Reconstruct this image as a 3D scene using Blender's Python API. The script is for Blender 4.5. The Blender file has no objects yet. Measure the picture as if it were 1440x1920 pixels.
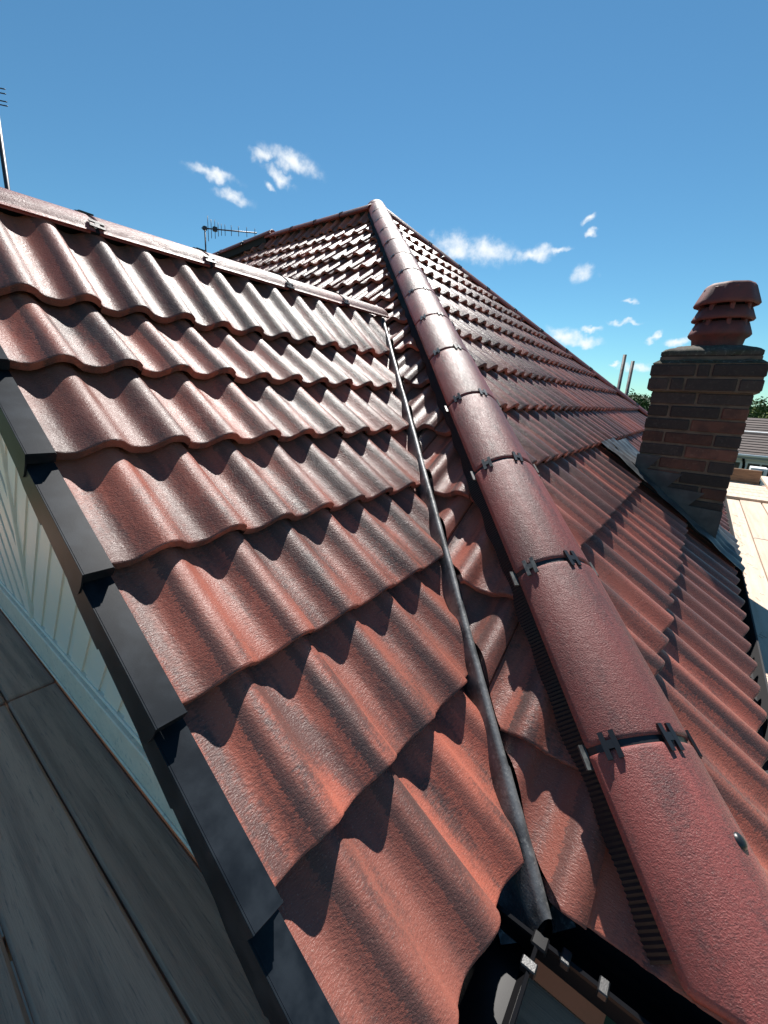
import bpy, bmesh, math, random
from mathutils import Vector, Matrix
random.seed(7)
SC = bpy.context.scene
COL = SC.collection
R_ = math.radians
V = Vector

# ------------------------------------------------------------------ camera
F_PX, CX, CY = 785.36, 688.99, 950.25            # fitted for a 1440 x 1920 frame
PITCH, ROLL, YAW = R_(15.030), R_(2.819), R_(37.649)
fw = V((math.cos(YAW), math.sin(YAW), 0)); rt = V((math.sin(YAW), -math.cos(YAW), 0)); zz = V((0, 0, 1))
CF = fw*math.cos(PITCH) - zz*math.sin(PITCH); CU0 = fw*math.sin(PITCH) + zz*math.cos(PITCH)
CR = rt*math.cos(ROLL) + CU0*math.sin(ROLL); CU = CU0*math.cos(ROLL) - rt*math.sin(ROLL)
cam = bpy.data.cameras.new('camera'); cam_ob = bpy.data.objects.new('camera', cam); COL.objects.link(cam_ob)
cam_ob.matrix_world = Matrix(((CR.x, CU.x, -CF.x, 0), (CR.y, CU.y, -CF.y, 0), (CR.z, CU.z, -CF.z, 0), (0, 0, 0, 1)))
cam.sensor_fit = 'VERTICAL'; cam.sensor_height = 24.0; cam.lens = 24.0*F_PX/1920.0
cam.shift_x = (720-CX)/1920.0; cam.shift_y = (CY-960)/1920.0
cam.clip_start = 0.02; cam.clip_end = 8000
SC.camera = cam_ob
def ray(x, y): return (CF + CR*((x-CX)/F_PX) - CU*((y-CY)/F_PX)).normalized()

# ------------------------------------------------------------------ sun, sky, exposure
SUN_EL, SUN_AZ = R_(53.5), R_(29.0)               # azimuth from +X towards +Y
sd = V((math.cos(SUN_EL)*math.cos(SUN_AZ), math.cos(SUN_EL)*math.sin(SUN_AZ), math.sin(SUN_EL)))
sl = bpy.data.lights.new('sun', 'SUN'); sl.energy = 5.0; sl.angle = R_(0.53); sl.color = (1.0, 0.955, 0.90)
so = bpy.data.objects.new('sun', sl); COL.objects.link(so); so.rotation_euler = sd.to_track_quat('Z', 'Y').to_euler()
so.location = (0, 0, 30)
W = bpy.data.worlds.new('World'); SC.world = W; W.use_nodes = True
def nd(nt, typ, **kw):
    n = nt.nodes.new(typ)
    for k, v in kw.items(): setattr(n, k, v)
    return n
def build_world():
    nt = W.node_tree; nt.nodes.clear(); L = nt.links.new
    out = nd(nt, 'ShaderNodeOutputWorld')
    sky = nd(nt, 'ShaderNodeTexSky', sky_type='NISHITA', sun_disc=False)
    sky.sun_elevation = SUN_EL; sky.sun_rotation = math.pi/2 - SUN_AZ
    sky.altitude = 0; sky.air_density = 1.0; sky.dust_density = 0.0; sky.ozone_density = 4.0
    bg = nd(nt, 'ShaderNodeBackground'); bg.inputs[1].default_value = 0.057
    tint = nd(nt, 'ShaderNodeMix', data_type='RGBA', blend_type='MULTIPLY'); tint.inputs[0].default_value = 1.0; tint.inputs[7].default_value = (0.63, 1.0, 1.01, 1)
    L(sky.outputs[0], tint.inputs[6]); L(tint.outputs[2], bg.inputs[0])
    tc = nd(nt, 'ShaderNodeTexCoord')
    nrm = nd(nt, 'ShaderNodeVectorMath', operation='NORMALIZE'); L(tc.outputs['Generated'], nrm.inputs[0])
    # warp the direction a little so that the cloud outlines are ragged
    wn = nd(nt, 'ShaderNodeTexNoise'); wn.inputs['Scale'].default_value = 38; wn.inputs['Detail'].default_value = 5
    L(nrm.outputs[0], wn.inputs['Vector'])
    ws = nd(nt, 'ShaderNodeVectorMath', operation='MULTIPLY_ADD'); ws.inputs[1].default_value = (0.034,)*3; ws.inputs[2].default_value = (-0.017,)*3
    L(wn.outputs['Color'], ws.inputs[0])
    wd = nd(nt, 'ShaderNodeVectorMath', operation='ADD'); L(nrm.outputs[0], wd.inputs[0]); L(ws.outputs[0], wd.inputs[1])
    # small fair-weather cumulus: centre direction and half axes (angles) of each puff
    px = [(545, 302, 64, 18, 24), (524, 332, 44, 13, 38), (400, 326, 52, 12, 16), (440, 371, 38, 13, 22), (500, 292, 36, 11, 6), (506, 352, 12, 6, 30),
          (848, 463, 54, 24, 6), (920, 470, 50, 22, 6), (1000, 477, 44, 14, -4), (1050, 468, 28, 8, -8), (1092, 514, 31, 17, 0), (1110, 440, 14, 6, 5), (1106, 411, 16, 8, -30),
          (1184, 564, 18, 5, 0), (1058, 632, 34, 16, 14), (1092, 640, 44, 11, 0), (1105, 620, 22, 7, -5), (1170, 605, 34, 6, -2), (1272, 640, 30, 10, -5), (1226, 632, 18, 6, -30), (1196, 690, 40, 8, 5), (1150, 682, 16, 5, 0)]
    acc = None
    def tangent(cx, cy, a, b, rot):
        c = ray(cx, cy); t1 = (ray(cx+math.cos(R_(rot))*8, cy+math.sin(R_(rot))*8) - c); ang = t1.length/8.0
        t1 = (t1 - c*t1.dot(c)).normalized(); t2 = c.cross(t1)
        return c, t1, t2, a*ang*1.32, b*ang*1.42
    items = [tangent(*p) for p in px]
    rnd = random.Random(3)
    for k in range(8):                             # and the same kind all round, outside the frame
        az = R_(rnd.uniform(95, 340)); el = R_(rnd.uniform(3, 24))
        c = V((math.cos(az)*math.cos(el), math.sin(az)*math.cos(el), math.sin(el)))
        t1 = V((-c.y, c.x, 0)).normalized(); t2 = c.cross(t1); sz = rnd.uniform(.03, .07)
        items.append((c, t1, t2, sz, sz*.38))
    for c, t1, t2, sa, sb in items:
        mp = nd(nt, 'ShaderNodeMapping', vector_type='TEXTURE')
        mp.inputs['Rotation'].default_value = Matrix(((t1.x, t2.x, c.x), (t1.y, t2.y, c.y), (t1.z, t2.z, c.z))).to_euler('XYZ')
        mp.inputs['Scale'].default_value = (sa, sb, 1e4); L(wd.outputs[0], mp.inputs['Vector'])
        gr = nd(nt, 'ShaderNodeTexGradient', gradient_type='QUADRATIC_SPHERE'); L(mp.outputs[0], gr.inputs['Vector'])
        if acc is None: acc = gr.outputs['Fac']
        else:
            ad = nd(nt, 'ShaderNodeMath', operation='MAXIMUM'); L(acc, ad.inputs[0]); L(gr.outputs['Fac'], ad.inputs[1]); acc = ad.outputs[0]
    pw = nd(nt, 'ShaderNodeMath', operation='POWER'); L(acc, pw.inputs[0]); pw.inputs[1].default_value = 0.5; acc = pw
    fn = nd(nt, 'ShaderNodeTexNoise'); fn.inputs['Scale'].default_value = 34; fn.inputs['Detail'].default_value = 8; fn.inputs['Roughness'].default_value = 0.6
    L(nrm.outputs[0], fn.inputs['Vector'])
    fm = nd(nt, 'ShaderNodeMath', operation='MULTIPLY_ADD'); fm.inputs[1].default_value = 1.9; fm.inputs[2].default_value = -0.93; L(fn.outputs['Fac'], fm.inputs[0])
    sm = nd(nt, 'ShaderNodeMath', operation='ADD'); L(acc.outputs[0], sm.inputs[0]); L(fm.outputs[0], sm.inputs[1])
    gate = nd(nt, 'ShaderNodeMapRange', interpolation_type='SMOOTHSTEP'); gate.inputs[1].default_value = 0.0; gate.inputs[2].default_value = 0.5; L(acc.outputs[0], gate.inputs[0])
    rg = nd(nt, 'ShaderNodeMapRange', interpolation_type='SMOOTHSTEP'); rg.inputs[1].default_value = 0.02; rg.inputs[2].default_value = 1.3; L(sm.outputs[0], rg.inputs[0])
    mk = nd(nt, 'ShaderNodeMath', operation='MULTIPLY'); L(gate.outputs[0], mk.inputs[0]); L(rg.outputs[0], mk.inputs[1])
    cb = nd(nt, 'ShaderNodeBackground'); cb.inputs[0].default_value = (0.93, 0.97, 1.0, 1); cb.inputs[1].default_value = 0.58
    mx = nd(nt, 'ShaderNodeMixShader'); L(mk.outputs[0], mx.inputs[0]); L(bg.outputs[0], mx.inputs[1]); L(cb.outputs[0], mx.inputs[2])
    L(mx.outputs[0], out.inputs[0])
build_world()
W.cycles.sampling_method = 'MANUAL'; W.cycles.sample_map_resolution = 512
vs = SC.view_settings
vs.view_transform = 'Standard'; vs.look = 'None'; vs.exposure = 0.92; vs.gamma = 1.0; vs.use_curve_mapping = False
SC.cycles.use_denoising = True
SC.cycles.max_bounces = 6; SC.cycles.diffuse_bounces = 3; SC.cycles.glossy_bounces = 3

# ------------------------------------------------------------------ helpers
def tag(o, label=None, cat=None, group=None, kind=None):
    if label: o['label'] = label
    if cat: o['category'] = cat
    if group: o['group'] = group
    if kind: o['kind'] = kind
    return o
def empty(name, loc=(0, 0, 0)):
    o = bpy.data.objects.new(name, None); COL.objects.link(o); o.location = loc; o.empty_display_size = 0.1
    return o
def link(name, me, parent=None, mat=None, mw=None):
    o = bpy.data.objects.new(name, me); COL.objects.link(o)
    if mat is not None and not me.materials: me.materials.append(mat)
    if mw is not None: o.matrix_basis = mw
    if parent is not None: o.parent = parent       # parents stay at the origin unless stated
    return o
def mesh(name, vs_, fs, mat=None, smooth=False):
    me = bpy.data.meshes.new(name); me.from_pydata([tuple(v) for v in vs_], [], fs); me.update()
    if mat: me.materials.append(mat)
    if smooth: me.polygons.foreach_set('use_smooth', [True]*len(me.polygons))
    return me
class MB:
    def __init__(s): s.v = []; s.f = []
    def add(s, vs_, fs):
        b = len(s.v); s.v += [V(v) for v in vs_]; s.f += [tuple(i+b for i in f) for f in fs]; return s
    def box(s, lo, hi, mw=None):
        x0, y0, z0 = lo; x1, y1, z1 = hi
        vs_ = [V((x, y, z)) for z in (z0, z1) for y in (y0, y1) for x in (x0, x1)]
        if mw is not None: vs_ = [mw @ v for v in vs_]
        return s.add(vs_, [(0, 2, 3, 1), (4, 5, 7, 6), (0, 1, 5, 4), (2, 6, 7, 3), (0, 4, 6, 2), (1, 3, 7, 5)])
    def tube(s, a, b, r, n=10, r2=None):
        a, b = V(a), V(b); d = (b-a).normalized(); p = d.orthogonal().normalized(); q = d.cross(p); r2 = r if r2 is None else r2
        vs_ = [a+(p*math.cos(t)+q*math.sin(t))*r for t in [2*math.pi*i/n for i in range(n)]] + [b+(p*math.cos(t)+q*math.sin(t))*r2 for t in [2*math.pi*i/n for i in range(n)]]
        return s.add(vs_, [(i, (i+1) % n, n+(i+1) % n, n+i) for i in range(n)] + [tuple(range(n))[::-1], tuple(range(n, 2*n))])
    def prism(s, poly, n):                         # poly: list of points, n: extrusion vector
        k = len(poly); n = V(n)
        vs_ = [V(p) for p in poly] + [V(p)+n for p in poly]
        return s.add(vs_, [tuple(range(k)), tuple(range(2*k-1, k-1, -1))] + [(i, k+i, k+(i+1) % k, (i+1) % k) for i in range(k)])
    def build(s, name, mat, parent=None, smooth=False, mw=None, bevel=0.0, fix=True):
        me = mesh(name, s.v, s.f, mat, smooth)
        if fix or bevel:
            bm = bmesh.new(); bm.from_mesh(me)
            if fix: bmesh.ops.recalc_face_normals(bm, faces=bm.faces)
            if bevel: bmesh.ops.bevel(bm, geom=bm.edges[:], offset=bevel, segments=1, affect='EDGES', clamp_overlap=True)
            bm.to_mesh(me); bm.free()
        return link(name, me, parent, None, mw)

# ------------------------------------------------------------------ materials
MATS = {}
def mat(name, col, rough=0.6, spec=0.5, metal=0.0, var=None, nscale=8.0, bump=0.0, bscale=200.0, stretch=(1, 1, 1), var2=None, n2=40.0, rand=0.0, coat=0.0):
    m = bpy.data.materials.new(name); m.use_nodes = True; nt = m.node_tree; L = nt.links.new
    b = nt.nodes['Principled BSDF']; b.inputs['Roughness'].default_value = rough; b.inputs['Metallic'].default_value = metal
    b.inputs['Specular IOR Level'].default_value = spec; b.inputs['Coat Weight'].default_value = coat
    tc = nd(nt, 'ShaderNodeTexCoord'); mp = nd(nt, 'ShaderNodeMapping'); mp.inputs['Scale'].default_value = stretch
    oi = nd(nt, 'ShaderNodeObjectInfo')
    off = nd(nt, 'ShaderNodeVectorMath', operation='MULTIPLY'); off.inputs[1].default_value = (37.0, 91.0, 53.0); L(oi.outputs['Random'], off.inputs[0])
    L(tc.outputs['Object'], mp.inputs['Vector'])
    ad = nd(nt, 'ShaderNodeVectorMath', operation='ADD'); L(mp.outputs[0], ad.inputs[0]); L(off.outputs[0], ad.inputs[1])
    vec = ad.outputs[0]
    rgb = nd(nt, 'ShaderNodeRGB'); rgb.outputs[0].default_value = (*col, 1); cur = rgb.outputs[0]
    def noise(sc, det=4, ro=.55):
        n = nd(nt, 'ShaderNodeTexNoise'); n.inputs['Scale'].default_value = sc; n.inputs['Detail'].default_value = det; n.inputs['Roughness'].default_value = ro
        L(vec, n.inputs['Vector']); return n
    def mix(fac, a, c2):
        x = nd(nt, 'ShaderNodeMix', data_type='RGBA'); L(fac, x.inputs[0]); L(a, x.inputs[6]); x.inputs[7].default_value = (*c2, 1); return x.outputs[2]
    def ramp(sock, lo, hi):
        r = nd(nt, 'ShaderNodeMapRange', interpolation_type='SMOOTHSTEP'); r.inputs[1].default_value = lo; r.inputs[2].default_value = hi; L(sock, r.inputs[0]); return r.outputs[0]
    if var: cur = mix(ramp(noise(nscale).outputs['Fac'], .38, .68), cur, var)
    if var2: cur = mix(ramp(noise(n2, 6, .7).outputs['Fac'], .52, .74), cur, var2)
    if rand:
        hs = nd(nt, 'ShaderNodeHueSaturation'); mr = nd(nt, 'ShaderNodeMapRange'); mr.inputs[3].default_value = 1-rand; mr.inputs[4].default_value = 1+rand
        L(oi.outputs['Random'], mr.inputs[0]); L(mr.outputs[0], hs.inputs['Value']); L(cur, hs.inputs['Color']); cur = hs.outputs[0]
    L(cur, b.inputs['Base Color'])
    if bump:
        bn = noise(bscale, 3, .6); bp = nd(nt, 'ShaderNodeBump'); bp.inputs['Strength'].default_value = bump; bp.inputs['Distance'].default_value = 0.002
        L(bn.outputs['Fac'], bp.inputs['Height']); L(bp.outputs[0], b.inputs['Normal'])
    MATS[name] = m
    return m

WAVE = .15823
def tile_mat(name, red, brown, grey, rough, streak=1.0, bump=.55, grain=(.45, 1, .8), spec=.5, band=0.0):
    """concrete roof tile: through-coloured red, sprayed with brown and charcoal streaks down its length"""
    m = bpy.data.materials.new(name); m.use_nodes = True; nt = m.node_tree; L = nt.links.new
    b = nt.nodes['Principled BSDF']; b.inputs['Diffuse Roughness'].default_value = 0.6
    tc = nd(nt, 'ShaderNodeTexCoord'); oi = nd(nt, 'ShaderNodeObjectInfo')
    off = nd(nt, 'ShaderNodeVectorMath', operation='MULTIPLY'); off.inputs[1].default_value = (37.0, 91.0, 53.0); L(oi.outputs['Random'], off.inputs[0])
    def noise(sc, stretch, det=4, ro=.55, o=True):
        mp = nd(nt, 'ShaderNodeMapping'); mp.inputs['Scale'].default_value = stretch; L(tc.outputs['Object'], mp.inputs['Vector'])
        src = mp.outputs[0]
        if o:
            ad = nd(nt, 'ShaderNodeVectorMath', operation='ADD'); L(src, ad.inputs[0]); L(off.outputs[0], ad.inputs[1]); src = ad.outputs[0]
        n = nd(nt, 'ShaderNodeTexNoise'); n.inputs['Scale'].default_value = sc; n.inputs['Detail'].default_value = det; n.inputs['Roughness'].default_value = ro
        L(src, n.inputs['Vector']); return n.outputs['Fac']
    def ramp(s, lo, hi, a=0.0, c=1.0):
        r = nd(nt, 'ShaderNodeMapRange', interpolation_type='SMOOTHSTEP'); r.inputs[1].default_value = lo; r.inputs[2].default_value = hi; r.inputs[3].default_value = a; r.inputs[4].default_value = c; L(s, r.inputs[0]); return r.outputs[0]
    def mix(fac, a, c2):
        x = nd(nt, 'ShaderNodeMix', data_type='RGBA'); L(fac, x.inputs[0])
        if isinstance(a, tuple): x.inputs[6].default_value = (*a, 1)
        else: L(a, x.inputs[6])
        x.inputs[7].default_value = (*c2, 1); return x.outputs[2]
    def mul(a, k):
        x = nd(nt, 'ShaderNodeMath', operation='MULTIPLY'); L(a, x.inputs[0])
        if isinstance(k, float): x.inputs[1].default_value = k
        else: L(k, x.inputs[1])
        return x.outputs[0]
    # broad streaks down the tile, then finer ones broken by grain
    s1 = noise(9.0, (1.0, .16, .2), 5, .6); s2 = noise(16.0, (1.0, .2, .3), 4, .6); gr = noise(240.0, (.35, 1, .6), 3, .6)
    add = nd(nt, 'ShaderNodeMath', operation='MULTIPLY_ADD'); L(gr, add.inputs[0]); add.inputs[1].default_value = .22; L(s1, add.inputs[2])
    cur = mix(mul(ramp(add.outputs[0], .54, .76), streak*0.85), red, brown)
    add2 = nd(nt, 'ShaderNodeMath', operation='MULTIPLY_ADD'); L(gr, add2.inputs[0]); add2.inputs[1].default_value = .3; L(s2, add2.inputs[2])
    w2 = nd(nt, 'ShaderNodeMath', operation='MULTIPLY_ADD'); L(noise(5.0, (1, .4, .3)), w2.inputs[0]); w2.inputs[1].default_value = .55; L(add2.outputs[0], w2.inputs[2])
    cur = mix(mul(ramp(w2.outputs[0], .92, 1.16), streak*0.75), cur, grey)
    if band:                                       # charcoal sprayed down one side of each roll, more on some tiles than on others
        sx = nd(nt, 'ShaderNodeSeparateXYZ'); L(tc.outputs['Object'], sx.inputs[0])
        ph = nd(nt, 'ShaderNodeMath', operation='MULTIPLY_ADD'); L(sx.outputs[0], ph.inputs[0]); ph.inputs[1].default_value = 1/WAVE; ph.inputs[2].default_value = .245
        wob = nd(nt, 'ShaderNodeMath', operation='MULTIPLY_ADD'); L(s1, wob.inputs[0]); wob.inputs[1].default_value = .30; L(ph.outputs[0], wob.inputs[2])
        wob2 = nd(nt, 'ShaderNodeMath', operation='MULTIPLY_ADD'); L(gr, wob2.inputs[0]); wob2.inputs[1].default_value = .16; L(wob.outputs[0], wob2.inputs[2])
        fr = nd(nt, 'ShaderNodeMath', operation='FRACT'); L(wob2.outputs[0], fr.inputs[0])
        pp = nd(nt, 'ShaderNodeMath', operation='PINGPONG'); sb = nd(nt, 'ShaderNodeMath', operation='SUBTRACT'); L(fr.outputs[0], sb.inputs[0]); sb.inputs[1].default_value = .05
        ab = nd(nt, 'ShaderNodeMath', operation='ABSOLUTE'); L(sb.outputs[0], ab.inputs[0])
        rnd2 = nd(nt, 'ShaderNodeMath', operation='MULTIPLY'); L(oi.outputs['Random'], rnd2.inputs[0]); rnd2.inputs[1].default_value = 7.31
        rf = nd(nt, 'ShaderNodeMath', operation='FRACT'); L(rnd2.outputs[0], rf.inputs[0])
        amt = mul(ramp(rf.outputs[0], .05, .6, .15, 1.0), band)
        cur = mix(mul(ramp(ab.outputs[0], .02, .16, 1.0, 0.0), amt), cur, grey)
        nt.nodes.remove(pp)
    # whole-tile differences
    cur = mix(mul(ramp(oi.outputs['Random'], .35, 1.0), .62), cur, brown)
    # pale efflorescence and dust specks
    cur = mix(mul(ramp(noise(420.0, (1, 1, 1), 2, .5), .62, .72), .4), cur, (.45, .34, .28))
    cur = mix(mul(ramp(noise(9.0, (1, 1, 1), 4, .75), .64, .78), .35), cur, (.40, .25, .19))
    L(cur, b.inputs['Base Color'])
    L(ramp(noise(60.0, (1, .4, 1)), .3, .7, rough-.06, rough+.08), b.inputs['Roughness'])
    b.inputs['Specular IOR Level'].default_value = spec
    h1 = noise(320.0, grain, 3, .65); h2 = noise(90.0, grain, 2, .5)
    hs = nd(nt, 'ShaderNodeMath', operation='MULTIPLY_ADD'); L(h2, hs.inputs[0]); hs.inputs[1].default_value = .5; L(h1, hs.inputs[2])
    bp = nd(nt, 'ShaderNodeBump'); bp.inputs['Strength'].default_value = bump; bp.inputs['Distance'].default_value = 0.0030
    L(hs.outputs[0], bp.inputs['Height']); L(bp.outputs[0], b.inputs['Normal'])
    return m
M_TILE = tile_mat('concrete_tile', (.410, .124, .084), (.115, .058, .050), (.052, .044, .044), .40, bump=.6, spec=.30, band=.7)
M_HIP = tile_mat('concrete_ridge_tile', (.350, .092, .080), (.170, .066, .060), (.085, .050, .050), .46, 1.0, bump=.7, grain=(1, 1, 1), spec=.28)
M_UNDER = mat('roof_underlay', (.02, .02, .022), .9)
M_PLAST = mat('black_plastic', (.012, .013, .015), .38, bump=.15, bscale=400)
M_VERGE = mat('black_verge_plastic', (.006, .009, .013), .42, spec=.12, bump=.06, bscale=700, var=(.017, .022, .028), nscale=14)
M_COMB = mat('black_roll_rubber', (.006, .008, .012), .5, spec=.25)
M_METAL = mat('clip_metal', (.06, .06, .06), .5, metal=.4)
M_RIB = mat('weathered_valley_metal', (.15, .155, .16), .5, metal=.35, var=(.05, .052, .055), nscale=14, var2=(.26, .26, .25), n2=70, bump=.35, bscale=140)
M_GUT = mat('gutter_black', (.008, .008, .009), .30, spec=.12)
M_LEAD = mat('lead_sheet', (.035, .039, .046), .5, metal=.2, var=(.075, .08, .085), nscale=9, bump=.25, bscale=60)
M_MORTAR = mat('mortar', (.14, .105, .078), .92, var=(.09, .068, .052), nscale=16, bump=.6, bscale=240)
M_BRICK = mat('brick_red', (.125, .052, .036), .85, var=(.075, .034, .026), nscale=14, var2=(.15, .085, .06), n2=45, bump=.8, bscale=160, rand=.35)
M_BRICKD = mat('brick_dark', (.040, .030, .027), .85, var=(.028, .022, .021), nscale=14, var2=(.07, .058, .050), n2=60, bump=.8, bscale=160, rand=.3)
M_MOSS = mat('mossy_mortar', (.060, .052, .042), .95, var=(.040, .040, .022), nscale=12, var2=(.20, .185, .14), n2=55, bump=1.0, bscale=90)
M_POT = mat('terracotta_pot', (.15, .038, .032), .7, var=(.10, .028, .025), nscale=10, var2=(.06, .03, .03), n2=24, bump=.4, bscale=200)
M_PVC = mat('white_cladding', (.86, .76, .63), .45, var=(.79, .74, .65), nscale=4)
M_TRIM = mat('white_trim', (.84, .71, .57), .5, var=(.76, .64, .51), nscale=18, var2=(.46, .43, .38), n2=60)
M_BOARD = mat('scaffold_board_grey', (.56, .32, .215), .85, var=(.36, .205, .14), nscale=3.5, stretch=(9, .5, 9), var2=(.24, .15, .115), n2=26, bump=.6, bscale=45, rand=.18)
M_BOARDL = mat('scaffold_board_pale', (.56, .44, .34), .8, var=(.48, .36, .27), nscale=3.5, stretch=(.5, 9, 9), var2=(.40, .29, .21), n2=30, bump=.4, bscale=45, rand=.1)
M_STEEL = mat('galvanised_tube', (.17, .165, .16), .5, metal=.6, var=(.10, .08, .07), nscale=14)
M_STEELD = mat('dark_aerial_metal', (.05, .052, .06), .45, metal=.6)

# ------------------------------------------------------------------ roof geometry (all metres, camera lens at the origin)
PHI = R_(38.2347); S, C = math.sin(PHI), math.cos(PHI); T = S/C
cG, cL, cR = -.7657, -1.1258, -.4775              # crest planes of the three slopes
WV = .15823; COVER = 2*WV; LIFT = .041; NOSE = .025; TLEN = .42
gG, gLR = .30642, .33681
KV, KH = .600, .985                               # valley and hip: x - y
GROUND = -6.3; DECK = -1.06
YR = 1.95                                         # gable ridge
APEX = V((4.515, 3.545, 2.20))
def prof(t):
    P = [(0, 1), (.06, .98), (.12, .89), (.17, .74), (.21, .56), (.245, .40), (.275, .29), (.32, .19), (.40, .085), (.49, .015), (0.57, 0.018), (0.65, 0.152), (0.72, 0.352), (0.78, 0.55), (0.84, 0.74), (0.89, 0.871), (0.94, 0.96), (1, 1)]
    t %= 1.0
    for (a, x), (b, y) in zip(P, P[1:]):
        if a <= t <= b: return x + (y-x)*(t-a)/(b-a)
AMP = .0325
def tile_mesh(name, m, gauge, seed=1, LIFT=LIFT):
    rj = random.Random(seed)
    ts = [.25, .275, .32, .40, .49, .57, .65, .72, .78, .84, .89, .94, 1.0, 1.06, 1.12, 1.17, 1.21]
    us = sorted(set(round(u, 4) for u in ts + [t+1 for t in ts] + [1.245, 2.238]))
    nu = len(us); vs_ = []; fs = []; J = [rj.uniform(-.0007, .0007) for _ in us]
    def strip(rows):
        b = len(vs_)
        for v, dn in rows:
            for i, u in enumerate(us):
                h = -AMP*(1-prof(u)) + .0085*(u-.245)/2.0
                vs_.append((WV*(u-.245), v + (J[i] if v < .005 else 0), h + dn - LIFT*v/gauge))
        for r in range(len(rows)-1):
            for i in range(nu-1): fs.append((b+r*nu+i, b+r*nu+i+1, b+(r+1)*nu+i+1, b+(r+1)*nu+i))
        return b
    strip([(.030, -NOSE), (.0015, -NOSE)])                       # underside of the nose
    strip([(.0015, -NOSE), (0, -NOSE*.5), (.0003, -.0022)])      # front face
    top = [(.0003, -.0022), (.0022, -.0006), (.006, 0), (.12, 0), (.25, 0), (.36, 0), (TLEN, 0)]
    b0 = strip(top); nr = len(top)
    for side, idx in ((0, 0), (1, nu-1)):                        # side skirts give the tile its thickness
        b = len(vs_)
        for k in (0, -.012):
            for r in range(nr):
                x, y, z = vs_[b0+r*nu+idx]; vs_.append((x, y, z+k))
        for r in range(nr-1):
            f = (b+r, b+r+1, b+nr+r+1, b+nr+r); fs.append(f if side == 0 else f[::-1])
    return mesh(name, vs_, fs, m, True)

house = empty('house'); tag(house, 'house with wavy dark red concrete tiled roofs, long hip ridge and clad gable', 'house')
def basis(u, v, n, o): return Matrix(((u[0], v[0], n[0], o[0]), (u[1], v[1], n[1], o[1]), (u[2], v[2], n[2], o[2]), (0, 0, 0, 1)))
def lay(parent, me, mw, planes):
    """one tile; planes: (point, outward normal) in world space: what lies outside is sawn off"""
    co = [mw @ v.co for v in me.vertices]
    cut = []
    for p, n in planes:
        ds = [(c-p).dot(n) for c in co]
        if min(ds) > -.012: return None
        if max(ds) > 0: cut.append((p, n))
    if cut:
        bm = bmesh.new(); bm.from_mesh(me); inv = mw.inverted()
        for p, n in cut:
            res = bmesh.ops.bisect_plane(bm, geom=bm.verts[:]+bm.edges[:]+bm.faces[:], plane_co=inv @ p, plane_no=(inv.to_3x3() @ n).normalized(), clear_outer=True)
            ed = [e for e in res['geom_cut'] if isinstance(e, bmesh.types.BMEdge)]
            if ed:                                 # sawn edge gets thickness too
                for e in ed: e.smooth = False
                ex = bmesh.ops.extrude_edge_only(bm, edges=ed); vv = [g for g in ex['geom'] if isinstance(g, bmesh.types.BMVert)]
                bmesh.ops.translate(bm, verts=vv, vec=(0, 0, -.014))
        if len(bm.faces) < 3: bm.free(); return None
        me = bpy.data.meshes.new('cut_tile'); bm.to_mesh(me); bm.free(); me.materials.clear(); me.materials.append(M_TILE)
    return link('tile', me, parent, None, mw)
def jit(mw):
    return mw @ Matrix.Translation((random.uniform(-.0012, .0012), random.uniform(-.003, .003), random.uniform(0, .0022))) @ Matrix.Rotation(R_(random.gauss(0, .22)), 4, 'Z') @ Matrix.Rotation(R_(random.gauss(0, .12)), 4, 'X')
def zG(y, c): return (c + y*S)/C
def zL(x): return (cL + x*S)/C
def sheet(name, pts, dn, parent, m=M_UNDER, n=None):
    mb = MB(); nn = V(n); mb.prism([V(p)+nn*dn for p in pts], -nn*.02); return mb.build(name, m, parent)
# --- gable slope
nG = V((0, -S, C)); uG = (1, 0, 0); vG = (0, C, S)
slope_g = sheet('roof_slope', [(.30, .13, zG(.13, cG)), (.70, .13, zG(.13, cG)), (YR+KV, YR, zG(YR, cG)), (.30, YR, zG(YR, cG))], -.085, house, n=nG)
slope_g['label'] = 'gable roof slope with glossy wavy tiles beside the black verge'
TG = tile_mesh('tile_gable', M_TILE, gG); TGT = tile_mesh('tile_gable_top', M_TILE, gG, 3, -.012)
val_p, val_n = V((KV, 0, 0)), V((1, -1, 0)).normalized()
for j in range(1, 8):
    y = 1.7934 - j*gG*C
    for i in range(-1, 7):
        mw = basis(uG, vG, nG, (.6033+i*COVER, y, zG(y, cG)))
        lay(slope_g, TGT if j == 1 else TG, jit(mw), [(val_p, val_n), (V((0, YR-.03, 0)), V((0, 1, 0)))])
# --- main slope facing left
nL = V((-S, 0, C)); uL = (0, -1, 0); vL = (C, 0, S)
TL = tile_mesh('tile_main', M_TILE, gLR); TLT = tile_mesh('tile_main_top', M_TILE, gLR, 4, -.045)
EAVE_L = .68
slope_l = sheet('roof_slope', [(EAVE_L+.05, EAVE_L+.05-KH, zL(EAVE_L+.05)), (EAVE_L+.05, EAVE_L+.05-KV, zL(EAVE_L+.05)), (YR+KV, YR, zL(YR+KV)), (1.6, 3.9-.45, zL(1.6)), (1.6, 12.0, zL(1.6)), (4.5, 5.5, zL(4.5)), (4.5, 3.515, zL(4.5))], -.085, house, n=nL)
slope_l['label'] = 'main roof slope of dark wavy tiles left of the hip'
hipL = (V((KH-.02, 0, 0)), V((1, -1, 0)).normalized())
valL = (V((KV+.045, 0, 0)), V((-1, 1, 0)).normalized())
ridgeL = (V((4.47, 0, 0)), V((1, 0, 0)))
endL = (V((4.5, 5.5, 0)), V((1.1, .35, 0)).normalized())
backL = (V((YR+KV, YR, 0)), V((-1, -1, 0)).normalized())
rows = [EAVE_L] + [.8696 + k*gLR*C for k in range(0, 14)]
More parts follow.
